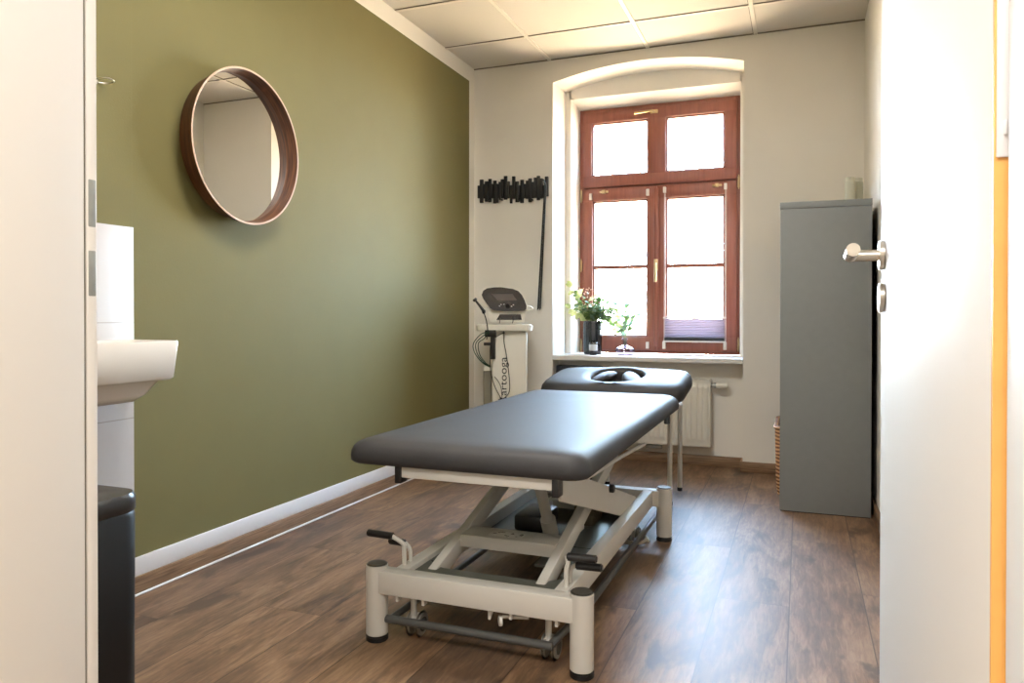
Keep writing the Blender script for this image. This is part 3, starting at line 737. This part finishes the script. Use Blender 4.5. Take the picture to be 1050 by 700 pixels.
# vertical lettering on the column
fc = bpy.data.curves.new('tmp_text', 'FONT'); fc.body = 'Kartooga'; fc.size = .078; fc.extrude = .0004; fc.space_character = 1.02
fo = bpy.data.objects.new('tmp_text', fc); COL.objects.link(fo); bpy.context.view_layer.update()
dg = bpy.context.evaluated_depsgraph_get(); me = bpy.data.meshes.new_from_object(fo.evaluated_get(dg)); bpy.data.objects.remove(fo)
bb = MB(); bb.bm.from_mesh(me); bpy.data.meshes.remove(me)
xs_ = [v.co.x for v in bb.bm.verts]; Lx = max(xs_) - min(xs_); zt = D(515, 366)[2]; zb0 = D(515, 413)[2]; k_ = (zt - zb0) / Lx
# text x runs upward, text y runs to -x
xbase = D(519.5, 390)[0]
m = Matrix(((0, -k_ * .82, 0, xbase), (0, 0, -1, DY - .0006), (k_, 0, 0, zb0 - min(xs_) * k_), (0, 0, 0, 1)))
bmesh.ops.transform(bb.bm, matrix=m, verts=bb.bm.verts); bmesh.ops.recalc_face_normals(bb.bm, faces=bb.bm.faces)
for f in bb.bm.faces: f.material_index = 0
bb.done('lettering', 'ink', ct_, smooth=0, label='black vertical lettering on the column')

dv = thing('therapy_device', 'therapy device with dark tilted control panel standing on the white cart', 'medical device', (-1.62, 4.13, .850))
b = MB(); YD = DY - .01
pb = [(503, 330.5), (537.5, 330.5), (538, 325), (539.5, 318), (500, 316), (501, 324)]
b.prism([XZr(x, y, YD) for x, y in pb], .18, Matrix(((1, 0, 0, 0), (0, 0, 1, YD), (0, 1, 0, 0), (0, 0, 0, 1))), bev=.004); b.done('housing', 'device_white', dv)
b = MB(); b.prism([XZr(x, y, YD - .003) for x, y in ((512.5, 322.2), (533.8, 322.2), (535, 327.8), (509, 327.8))], .006, Matrix(((1, 0, 0, 0), (0, 0, 1, YD - .003), (0, 1, 0, 0), (0, 0, 0, 1)))); b.done('socket_recess', 'device_dark', dv, smooth=0)
for xx in (512.8, 526):
    b = MB(); q = D(xx, 328.5); b.cyl((q[0], YD - .012, q[2] + .02), (q[0], YD, q[2] + .02), .003, 8); b.tube([(q[0], YD - .01, q[2] + .02), (q[0], YD - .02, q[2]), (q[0] - .004, YD - .01, q[2] - .015)], .0022, 6); b.done('plug', 'cable_black', dv)
def console(scale, dep, y, shift=0):
    pts = [(130,190),(150,130),(200,97),(300,82),(400,80),(560,103),(640,135),(690,190),(725,260),(752,340),(750,385),(725,405),(640,414),(420,414),(290,402),(250,375),(200,310),(150,240)]
    cx_, cy_ = 440, 250
    return [XZr(484 + (cx_ + (x - cx_) * scale) / 13.45 + shift, 288 + (cy_ + (y_ - cy_) * scale) / 13.45, y) for x, y_ in pts]
def tilt(P, y0, ang=28):
    # lay the upright outline back about its lower edge
    zb = min(p[1] for p in P); c = math.radians(ang)
    return P, zb
zc0 = XZr(510, 318.7, YD - .03)[1]
def panelm(yy, ang=25):
    a = math.radians(ang)   # outline stretched so that it keeps its height when tilted back
    return Matrix(((1, 0, 0, 0), (0, math.tan(a), 1, yy), (0, 1, 0, zc0), (0, 0, 0, 1)))
def P_(pts): return [(x, z - zc0) for x, z in pts]
b = MB(); b.prism(P_(console(1.06, 0, YD - .02, -.4)), .05, panelm(YD - .022), bev=.004); b.done('console_shell', 'device_white', dv)
b = MB(); b.prism(P_(console(1.0, 0, YD - .02)), .006, panelm(YD - .028), bev=.0015); b.done('control_panel', 'device_dark', dv)
b = MB(); b.prism(P_([XZr(484 + x / 13.45, 288 + y / 13.45, YD - .02) for x, y in ((262, 172), (560, 172), (622, 268), (350, 268))]), .002, panelm(YD - .0295)); b.done('screen', 'device_screen', dv, smooth=0)
b = MB(); q = XZr(484 + 490 / 13.45, 288 + 335 / 13.45, YD); yk = YD - .028 + math.tan(math.radians(25)) * (q[1] - zc0); b.cyl((q[0], yk - .014, q[1] - .004), (q[0], yk, q[1]), .012, 20, bev=.002); b.done('knob', 'black_plastic', dv)
for xx, yy in ((400, 325), (440, 322), (545, 350), (570, 330), (380, 345)):
    b = MB(); q = XZr(484 + xx / 13.45, 288 + yy / 13.45, YD); yk = YD - .028 + math.tan(math.radians(25)) * (q[1] - zc0); b.box(q[0] - .004, q[0] + .004, yk - .003, yk + .001, q[1] - .003, q[1] + .003, bev=.001); b.done('button', 'water_tint', dv)
b = MB(); q = D(541, 314); b.tube([(q[0] - .01, YD + .05, q[2]), (q[0] + .022, YD + .04, q[2] - .003), (q[0] + .024, YD + .04, q[2] - .018), (q[0] - .012, YD + .05, q[2] - .022)], .005, 8); b.done('probe_holder', 'device_white', dv)
b = MB(); q = D(498, 316); b.tube([(q[0] + .03, YD + .03, q[2]), (q[0], YD, q[2] + .004), (q[0] - .018, YD - .01, q[2] - .01)], .006, 8); b.done('probe_holder', 'device_white', dv)
pr = thing('ultrasound_probe', 'black hand probe leaning in the holder left of the device', 'probe', D(495, 318))
b = MB(); p0, p1, p2 = Vector(D(486.8, 307, YD - .02)), Vector(D(492, 313.5, YD - .02)), Vector(D(496, 319, YD - .02))
b.cyl(p0 + Vector((-.004, 0, .004)), p0 + Vector((.006, 0, -.008)), .013, 20, bev=.002); b.tube([p0, p1, p2], .006, 12, r_end=.009); b.sphere(p2 - Vector((0, 0, .002)), .011, .011, .014); b.done('probe_body', 'black_plastic', pr)
b = MB(); b.tube([D(496, 320, YD - .02), D(498.5, 328, YD - .05), D(500, 338, YD - .06), D(499, 348, YD - .05)], .003, 6); b.done('cord', 'cable_black', pr)
gb = MB()
for off in (0, 2.5, 5):
    gb.tube([D(502, 341, DY - .03), D(494 + off * .5, 342 + off, DY - .05), D(485.5 + off, 352, DY - .05), D(487 + off, 362 + off * .3, DY - .05), D(495 + off * .6, 372, DY - .04), D(503, 376.5 - off * .3, DY - .02)], .0028, 6)
tag(gb.done('cable_bundle', 'cable_green'), 'dark green cables looping at the left side of the device cart', 'cable')
b = MB()
b.tube([D(516.5, 339, DY - .02), D(516.8, 350, DY - .03), D(519, 362, DY - .02), D(521, 376, DY - .015), D(522.6, 392, DY - .012), D(522, 402, DY - .012), D(517, 408, DY - .012), D(511, 409.5, DY - .012)], .0024, 6)
b.tube([D(509, 341, DY - .03), D(503.5, 350, DY - .03), D(502.5, 368, DY - .03), D(503.5, 382, DY - .02), D(507, 395, DY - .014), D(512, 405, DY - .014), D(516, 411, DY - .012)], .0024, 6)
b.tube([D(507, 386, DY - .008), D(511, 391, DY - .010), D(514, 398, DY - .010), D(515, 410, DY - .010)], .002, 6)
b.tube([D(516, 341, DY - .04), D(511, 344, DY - .04), D(506, 347, DY - .03)], .0024, 6)
tag(b.done('cable_loop', 'cable_black'), 'thin black cables hanging in a loop down the front of the cart column', 'cable')
b = MB(); q = D(516.5, 341); b.cyl((q[0], DY - .045, q[2]), (q[0], DY - .0, q[2]), .007, 14, bev=.001); b.done('cable_hook', 'black_plastic', ct_)

for o in [o for o in COL.objects if o not in cart_start and o.parent is None]:
    o.location = C0 + RZ @ (Vector(o.location) - C0); o.rotation_euler = (0, 0, TH)

# ------------------------------------------------------------------ tube stool behind the table
st = thing('tube_stool', 'white tube-legged stool standing under the headrest of the table', 'stool', (-.77, 3.74, 0))
for X_, Y_ in ((-.962, 3.905), (-.58, 3.905), (-.962, 3.59), (-.58, 3.59)):
    b = MB(); b.cyl((X_, Y_, .012), (X_, Y_, .435), .0115, 20); lg = b.done('leg', 'powder_white', st)
    b = MB(); b.cyl((X_, Y_, 0), (X_, Y_, .02), .0135, 20, bev=.002); b.done('rubber_foot', 'black_plastic', lg)
b = MB(); b.box(-.975, -.567, 3.577, 3.918, .43, .462, bev=.012, seg=3); b.done('seat', 'powder_white', st)

# ------------------------------------------------------------------ treatment table
tb = thing('treatment_table', 'black padded treatment table on a pale scissor lift base', 'treatment table', (-.8075, 2.42, 0))
TX = -.806
b = MB()   # main cushion
cy, hy, hx = 2.468, .755, .335
prof = [(.020, .508), (.008, .509), (.001, .515), (0, .528), (.002, .541), (.007, .552), (.016, .561), (.030, .568), (.055, .5725), (.10, .5745), (.18, .5755), (.28, .576)]
b.rings([rrect(TX - .007, cy, hx + .003 - g, hy - g, max(.055 - g * .5, .02), z, 8) for g, z in prof]); b.done('cushion', 'leather', tb, smooth=60)
# headrest with face opening, tilted slightly upward
HM = Matrix.Translation((TX, 3.235, .5305)) @ Matrix.Rotation(math.radians(7.3), 4, 'X') @ Matrix.Diagonal((1, 1, 1.25, 1))
HL = .455; n = 72
def hr(g, z, r=.075):
    pts = []; hx_, hy_ = .332 - g, HL / 2 - g; rr = max(r - g, .02)
    for k in range(n):
        a = 2 * pi * k / n; c, s_ = math.cos(a), math.sin(a)
        # rounded rectangle by superellipse
        e = 6.0; q = (abs(c / hx_) ** e + abs(s_ / hy_) ** e) ** (-1 / e)
        pts.append((q * c, HL / 2 + q * s_, z))
    return pts
def he(ax, ay, z): return [(ax * math.cos(2 * pi * k / n), HL / 2 + .005 + ay * math.sin(2 * pi * k / n), z) for k in range(n)]
b = MB(); b.rings([he(.116, .146, -.012), hr(.03, -.014), hr(.008, -.012), hr(0, .0), hr(0, .018), hr(.006, .034), hr(.018, .045), hr(.045, .051), he(.17, .19, .0535), he(.138, .166, .054), he(.130, .158, .051), he(.124, .152, .043), he(.120, .148, .02)], closed=True, mtx=HM)
hd = b.done('headrest', 'leather', tb, smooth=60)
for sgn in (-1, 1):
    b = MB()
    m_ = HM @ Matrix.Translation((sgn * .074, HL / 2 + .0, .030)) @ Matrix.Rotation(math.radians(sgn * 12), 4, 'Z') @ Matrix.Rotation(math.radians(sgn * 20), 4, 'Y')
    bmm = MB(); bmm.sphere((0, 0, 0), .052, .138, .027, seg=28, mtx=None)
    bmesh.ops.transform(bmm.bm, matrix=m_, verts=bmm.bm.verts); bmm.done('face_pad', 'leather', hd, smooth=80)
b = MB()
def liner(u, v):
    a = 2 * pi * u; rr = .118 * (1 - v) + .02; fold = .006 * math.sin(a * 16) * math.sin(pi * v)
    return HM @ Vector(((rr + fold) * math.cos(a), HL / 2 + .005 + (rr + fold) * 1.22 * math.sin(a), .02 - .06 * v))
b.grid(liner, 128, 8); b.box(-.03, .03, HL / 2 - .03, HL / 2 + .04, -.044, -.038, mtx=HM); b.done('liner', 'leather', hd, smooth=80)
for sgn in (-1, 1):
    b = MB(); b.bar((TX + sgn * .15, 3.06, .497), (TX + sgn * .15, 3.55, .530), .03, .022, .003); b.done('headrest_bracket', 'powder', tb)
b = MB(); b.cyl((-.50, 3.02, .470), (-.50, 3.02, .508), .012, 16, bev=.002); b.done('end_knob', 'black_plastic', tb)
# bed frame
b = MB()
b.box(-1.0, -.565, 1.735, 1.775, .478, .509, bev=.002)
b.box(-1.0, -.565, 3.05, 3.09, .484, .509, bev=.002)
for xx in (-1.0, -.595): b.box(xx, xx + .03, 1.77, 3.06, .484, .509, bev=.002)
b.done('bed_frame', 'powder', tb)
for X_, Y_ in ((-.992, 1.737), (-.556, 1.737)):
    b = MB(); b.box(X_ - .009, X_ + .009, Y_ - .008, Y_ + .03, .463, .512, bev=.002); b.done('end_cap', 'black_plastic', tb)
b = MB(); b.tube([(-.578, 2.02, .452), (-.578, 2.09, .440), (-.578, 2.14, .434), (-.578, 2.5, .420), (-.578, 2.95, .395)], .007, 10); b.done('support_rod', 'powder_white', tb)
# base frame
b = MB(); bz0, bz1 = .137, .201
b.box(-1.09, -.525, 1.786, 1.836, bz0, bz1, bev=.005)
b.box(-1.09, -.525, 3.0, 3.05, bz0, bz1, bev=.005)
b.box(-1.056, -1.018, 1.83, 3.01, bz0, bz1, bev=.003); b.box(-.592, -.554, 1.83, 3.01, bz0, bz1, bev=.003)
b.done('base_frame', 'powder', tb)
for X_, Y_ in ((-1.104, 1.811), (-.511, 1.811), (-1.104, 3.025), (-.511, 3.025)):
    b = MB(); b.cyl((X_, Y_, .018), (X_, Y_, .211), .0305, 40, bev=.002); lg = b.done('leg', 'powder', tb)
    b = MB(); b.cyl((X_, Y_, .209), (X_, Y_, .2155), .029, 40, bev=.003); b.done('leg_cap', 'cap_grey', lg)
    b = MB(); b.cyl((X_, Y_, 0), (X_, Y_, .016), .031, 40, bev=.003); b.cyl((X_, Y_, .014), (X_, Y_, .024), .022, 24); b.done('foot', 'black_plastic', lg)
# pan with opening
b = MB(); z0_, z1_ = .178, .186
outer = [(-1.018, 1.836), (-.592, 1.836), (-.592, 2.98), (-1.018, 2.98)]
b.xy([(-1.018, 1.836), (-.592, 1.836), (-.592, 1.965), (-.635, 1.925), (-.66, 1.915), (-.95, 1.915), (-.975, 1.925), (-1.018, 1.965)], z0_, z1_)
b.xy([(-1.018, 1.96), (-1.0, 1.965), (-.99, 1.98), (-.99, 2.06), (-1.018, 2.06)], z0_, z1_)
b.xy([(-.592, 1.96), (-.61, 1.965), (-.62, 1.98), (-.62, 2.06), (-.592, 2.06)], z0_, z1_)
b.box(-1.018, -.592, 2.32, 2.98, .150, .158)
b.done('base_pan', 'pan', tb, smooth=0)
b = MB(); b.box(-.74, -.60, 2.10, 2.32, .158, .164); b.box(-.74, -.60, 2.30, 2.62, .158, .166); b.done('side_tray', 'pan', tb, smooth=0)
# scissor arms
def arm(x, ya, za, yb, zb, w=.028, h=.06):
    b = MB(); b.bar((x, ya, za), (x, yb, zb), w, h, .003)
    o = b.done('scissor_arm', 'powder', tb)
    for yy, zz in ((yb, zb),):
        q = MB(); d = Vector((0, yb - ya, zb - za)).normalized(); p = Vector((x, yy, zz)) + d * (.03 if yy == ya else -.03)
        q.cyl(p - Vector((w / 2 + .006, 0, 0)), p + Vector((w / 2 + .006, 0, 0)), .013, 18, bev=.002); q.done('pivot', 'black_plastic', o)
    return o
for x in (-.975, -.65): arm(x, 1.885, .158, 2.92, .452, h=.050)
b = MB(); b.bar((-.595, 1.90, .455), (-.595, 2.84, .168), .010, .085, .003)
o = b.done('scissor_arm', 'powder', tb); q = MB(); q.cyl((-.592, 2.43, .332), (-.575, 2.43, .332), .014, 20, bev=.002); q.done('pivot', 'black_plastic', o)
b = MB(); b.box(-.965, -.66, 2.055, 2.155, .205, .243, bev=.003)
cp = b.done('cross_plate', 'powder', tb)
b = MB(); R2 = random.Random(5); b.box(-.882, -.772, 2.076, 2.126, .2425, .2431, mi=1)
for k in range(14): xx = -.83 + R2.uniform(-.045, .045); yy = 2.10 + R2.uniform(-.02, .02); b.box(xx, xx + R2.uniform(.004, .012), yy, yy + .003, .2428, .2436)
b.done('type_label', ['ink', 'powder_white'], cp, smooth=0)
b = MB(); b.box(-.965, -.66, 2.50, 2.54, .30, .35, bev=.003); b.done('cross_bar', 'pan', tb)
b = MB(); b.cyl((-.785, 2.38, .20), (-.81, 2.27, .47), .019, 24); b.cyl((-.785, 2.40, .165), (-.788, 2.37, .23), .026, 24, bev=.004); b.done('lift_actuator', 'powder', tb)
b = MB(); b.box(-.93, -.82, 2.42, 2.60, .158, .215, bev=.012); b.done('control_box', 'black_plastic', tb)
b = MB(); b.sphere((-.715, 2.60, .205), .045, .075, .05, seg=24); b.box(-.755, -.675, 2.54, 2.68, .158, .205, bev=.015); b.done('motor_housing', 'motor', tb)
b = MB(); b.xy([(-.90, 2.78), (-.60, 2.78), (-.60, 2.66), (-.655, 2.66), (-.655, 2.715), (-.90, 2.715)], .196, .206, bev=.001); b.cyl((-.87, 2.75, .206), (-.87, 2.75, .2075), .006, 12, mi=1); b.cyl((-.64, 2.75, .206), (-.64, 2.75, .2075), .006, 12, mi=1); b.box(-.9, -.6, 2.77, 2.78, .15, .2)
b.done('rear_plate', ['powder_white', 'black_plastic'], tb)
b = MB(); b.box(-.71, -.70, 2.46, 2.51, .158, .215, bev=.002); b.box(-.72, -.70, 2.46, 2.50, .158, .17, bev=.002); b.done('bracket', 'powder_white', tb)
# pedals
def pedal(x0, y0, sgn, bend, z, g2):
    b = MB(); b.tube([(x0, y0, .15), (x0, y0, z - .04), (x0 + sgn * .004, y0, z - .018), (x0 + sgn * bend, y0, z)], .0065, 12)
    o = b.done('pedal_lever', 'powder', tb)
    g = MB(); g.cyl((x0 + sgn * bend * .9, y0, z), (x0 + sgn * (bend + .080), y0, z + .002), .0105, 20, bev=.003); g.done('grip', 'black_plastic', o)
    b = MB(); b.tube([(x0, y0 + .035, .15), (x0, y0 + .035, z - .05), (g2[0], y0 + .04, g2[2])], .006, 12); o = b.done('pedal_lever', 'powder', tb)
    g = MB(); g.cyl((g2[0], y0 + .04, g2[2]), (g2[1], y0 + .04, g2[2] + .002), .0105, 20, bev=.003); g.done('grip', 'black_plastic', o)
pedal(-1.046, 1.862, -1, .040, .277, (-1.066, -1.118, .248)); pedal(-.566, 1.858, 1, .002, .281, (-.552, -.480, .247))
# foot bar
b = MB(); zf = .062
b.tube([(-1.075, 1.812, zf), (-.588, 1.812, zf)], .011, 16, smooth=False)
b.tube([(-1.062, 1.812, zf), (-1.058, 3.15, zf)], .010, 16, smooth=False)
b.tube([(-.596, 1.812, zf), (-.575, 2.1, zf), (-.565, 3.15, zf)], .011, 16, smooth=False)
b.done('foot_bar', 'bar_grey', tb)
for X_, Y_ in ((-1.012, 1.872), (-.612, 1.872), (-1.012, 2.93), (-.612, 2.93)):
    b = MB(); b.cyl((X_ - .004, Y_ - .01, .055), (X_ - .004, Y_ - .01, .14), .0085, 16); b.box(X_ - .006, X_ + .006, Y_ - .02, Y_ + .02, .03, .06, bev=.003)
    cs = b.done('caster', 'powder_white', tb)
    for sx_ in (-1, 1):
        w = MB(); w.cyl((X_ + sx_ * .009, Y_, .036), (X_ + sx_ * .021, Y_, .036), .036, 32, bev=.006, mi=0); w.cyl((X_ + sx_ * .0205, Y_, .036), (X_ + sx_ * .0222, Y_, .036), .020, 32, mi=1); w.done('wheel', ['wheel_grey', 'cap_grey'], cs)
# small brackets under the front beam
b = MB()
for xx in (-1.035, -.955, -.70, -.575): b.box(xx - .004, xx + .004, 1.80, 1.82, .118, .139, bev=.001)
b.cyl((-.76, 1.815, .135), (-.765, 1.815, .105), .009, 14, r2=.004); b.cyl((-.735, 1.808, .108), (-.729, 1.812, .108), .014, 24); b.tube([(-.73, 1.82, .115), (-.66, 1.83, .118)], .005, 8)
b.tube([(-1.0, 1.83, .128), (-.6, 1.83, .128)], .004, 8, smooth=False)
b.done('pedal_linkage', 'powder_white', tb)
# cable coil
b = MB(); P = []
for k in range(60):
    a = k * 2 * pi / 17; r_ = .038 + .006 * math.sin(k * .7); P.append((-.612 + r_ * 1.25 * math.cos(a), 2.955 + r_ * math.sin(a) * 1.5, .006 + .0012 * (k / 4)))
b.tube(P, .0036, 6, smooth=False); b.tube([P[-1], (-.64, 2.93, .06), (-.66, 2.9, .12), (-.66, 2.85, .155)], .0036, 6)
tag(b.done('power_cable', 'cable_white'), 'beige power cable coiled on the floor beside the rear wheel of the table', 'cable')

# ------------------------------------------------------------------ added fill panel for the room (unseen, above the table's foot end) and hallway light
def lamp(name, label, x, y, z, sx, sy, col, power):
    t_ = thing(name, label, 'ceiling light', (x, y, z - .02))
    b = MB(); b.box(x - sx / 2 - .02, x + sx / 2 + .02, y - sy / 2 - .02, y + sy / 2 + .02, z - .018, z + .002, bev=.003); b.done('lamp_frame', 'white_paint', t_)
    ld = bpy.data.lights.new(name, 'AREA'); ld.shape = 'RECTANGLE'; ld.size = sx; ld.size_y = sy; ld.energy = power; ld.color = col
    lo = bpy.data.objects.new('lamp_panel', ld); COL.objects.link(lo); lo.parent = t_; lo.location = (0, 0, -.002)
lamp('added_fill_panel', 'flat square fill light added out of view over the front part of the room', -.87, 2.0, 2.513, .58, .58, (1, .97, .93), 34)  # no known fixture here; added to brighten the room from the front
lamp('hallway_light', 'flat square ceiling light in the hallway', -.25, -.55, 2.55, .8, .8, (1, .96, .92), 62)

# ------------------------------------------------------------------ outside and world
w = bpy.data.worlds.new('sky'); S.world = w; w.use_nodes = True; nt = w.node_tree; nt.nodes.clear()
out = nt.nodes.new('ShaderNodeOutputWorld'); bg = nt.nodes.new('ShaderNodeBackground'); tc = nt.nodes.new('ShaderNodeTexCoord')
sp = nt.nodes.new('ShaderNodeSeparateXYZ'); rp = nt.nodes.new('ShaderNodeValToRGB'); ma = nt.nodes.new('ShaderNodeMath'); ma.operation = 'MULTIPLY_ADD'; ma.inputs[1].default_value = .5; ma.inputs[2].default_value = .5
nt.links.new(tc.outputs['Generated'], sp.inputs[0]); nt.links.new(sp.outputs[2], ma.inputs[0]); nt.links.new(ma.outputs[0], rp.inputs[0])
el = rp.color_ramp.elements
for _ in range(3): el.new(.5)
for e, (p, c) in zip(el, [(0, (.58, .43, .28, 1)), (.46, (.70, .56, .41, 1)), (.495, (.86, .92, 1.0, 1)), (.56, (.62, .80, 1.0, 1)), (1, (.36, .58, 1.0, 1))]): e.position = p; e.color = c
nt.links.new(rp.outputs[0], bg.inputs[0]); bg.inputs[1].default_value = 62; nt.links.new(bg.outputs[0], out.inputs[0])

# ------------------------------------------------------------------ camera
cam = bpy.data.cameras.new('camera'); co = bpy.data.objects.new('camera', cam); COL.objects.link(co); S.camera = co
cam.sensor_width = 36; cam.sensor_fit = 'HORIZONTAL'; cam.lens = 766.4166 / 1050 * 36
cam.shift_y = -(350 - 327.5416) / 1050; cam.clip_start = .02
yaw, pt, ro = math.radians(21.1307), math.radians(.4128), math.radians(.0428)
F = Vector((-math.sin(yaw) * math.cos(pt), math.cos(yaw) * math.cos(pt), -math.sin(pt))); R = Vector((math.cos(yaw), math.sin(yaw), 0)); U = R.cross(F)
R_ = R * math.cos(ro) + U * math.sin(ro); U_ = U * math.cos(ro) - R * math.sin(ro)
co.matrix_world = Matrix(((R_.x, U_.x, -F.x, 0), (R_.y, U_.y, -F.y, 0), (R_.z, U_.z, -F.z, .91), (0, 0, 0, 1)))

S.view_settings.view_transform = 'Standard'; S.view_settings.look = 'None'; S.view_settings.gamma = 1; S.view_settings.use_curve_mapping = False
S.view_settings.exposure = 0.38
S.cycles.max_bounces = 10; S.cycles.diffuse_bounces = 6; S.cycles.glossy_bounces = 4; S.cycles.transparent_max_bounces = 12
S.cycles.caustics_reflective = False; S.cycles.caustics_refractive = False; S.cycles.sample_clamp_indirect = 6
S.cycles.use_denoising = True
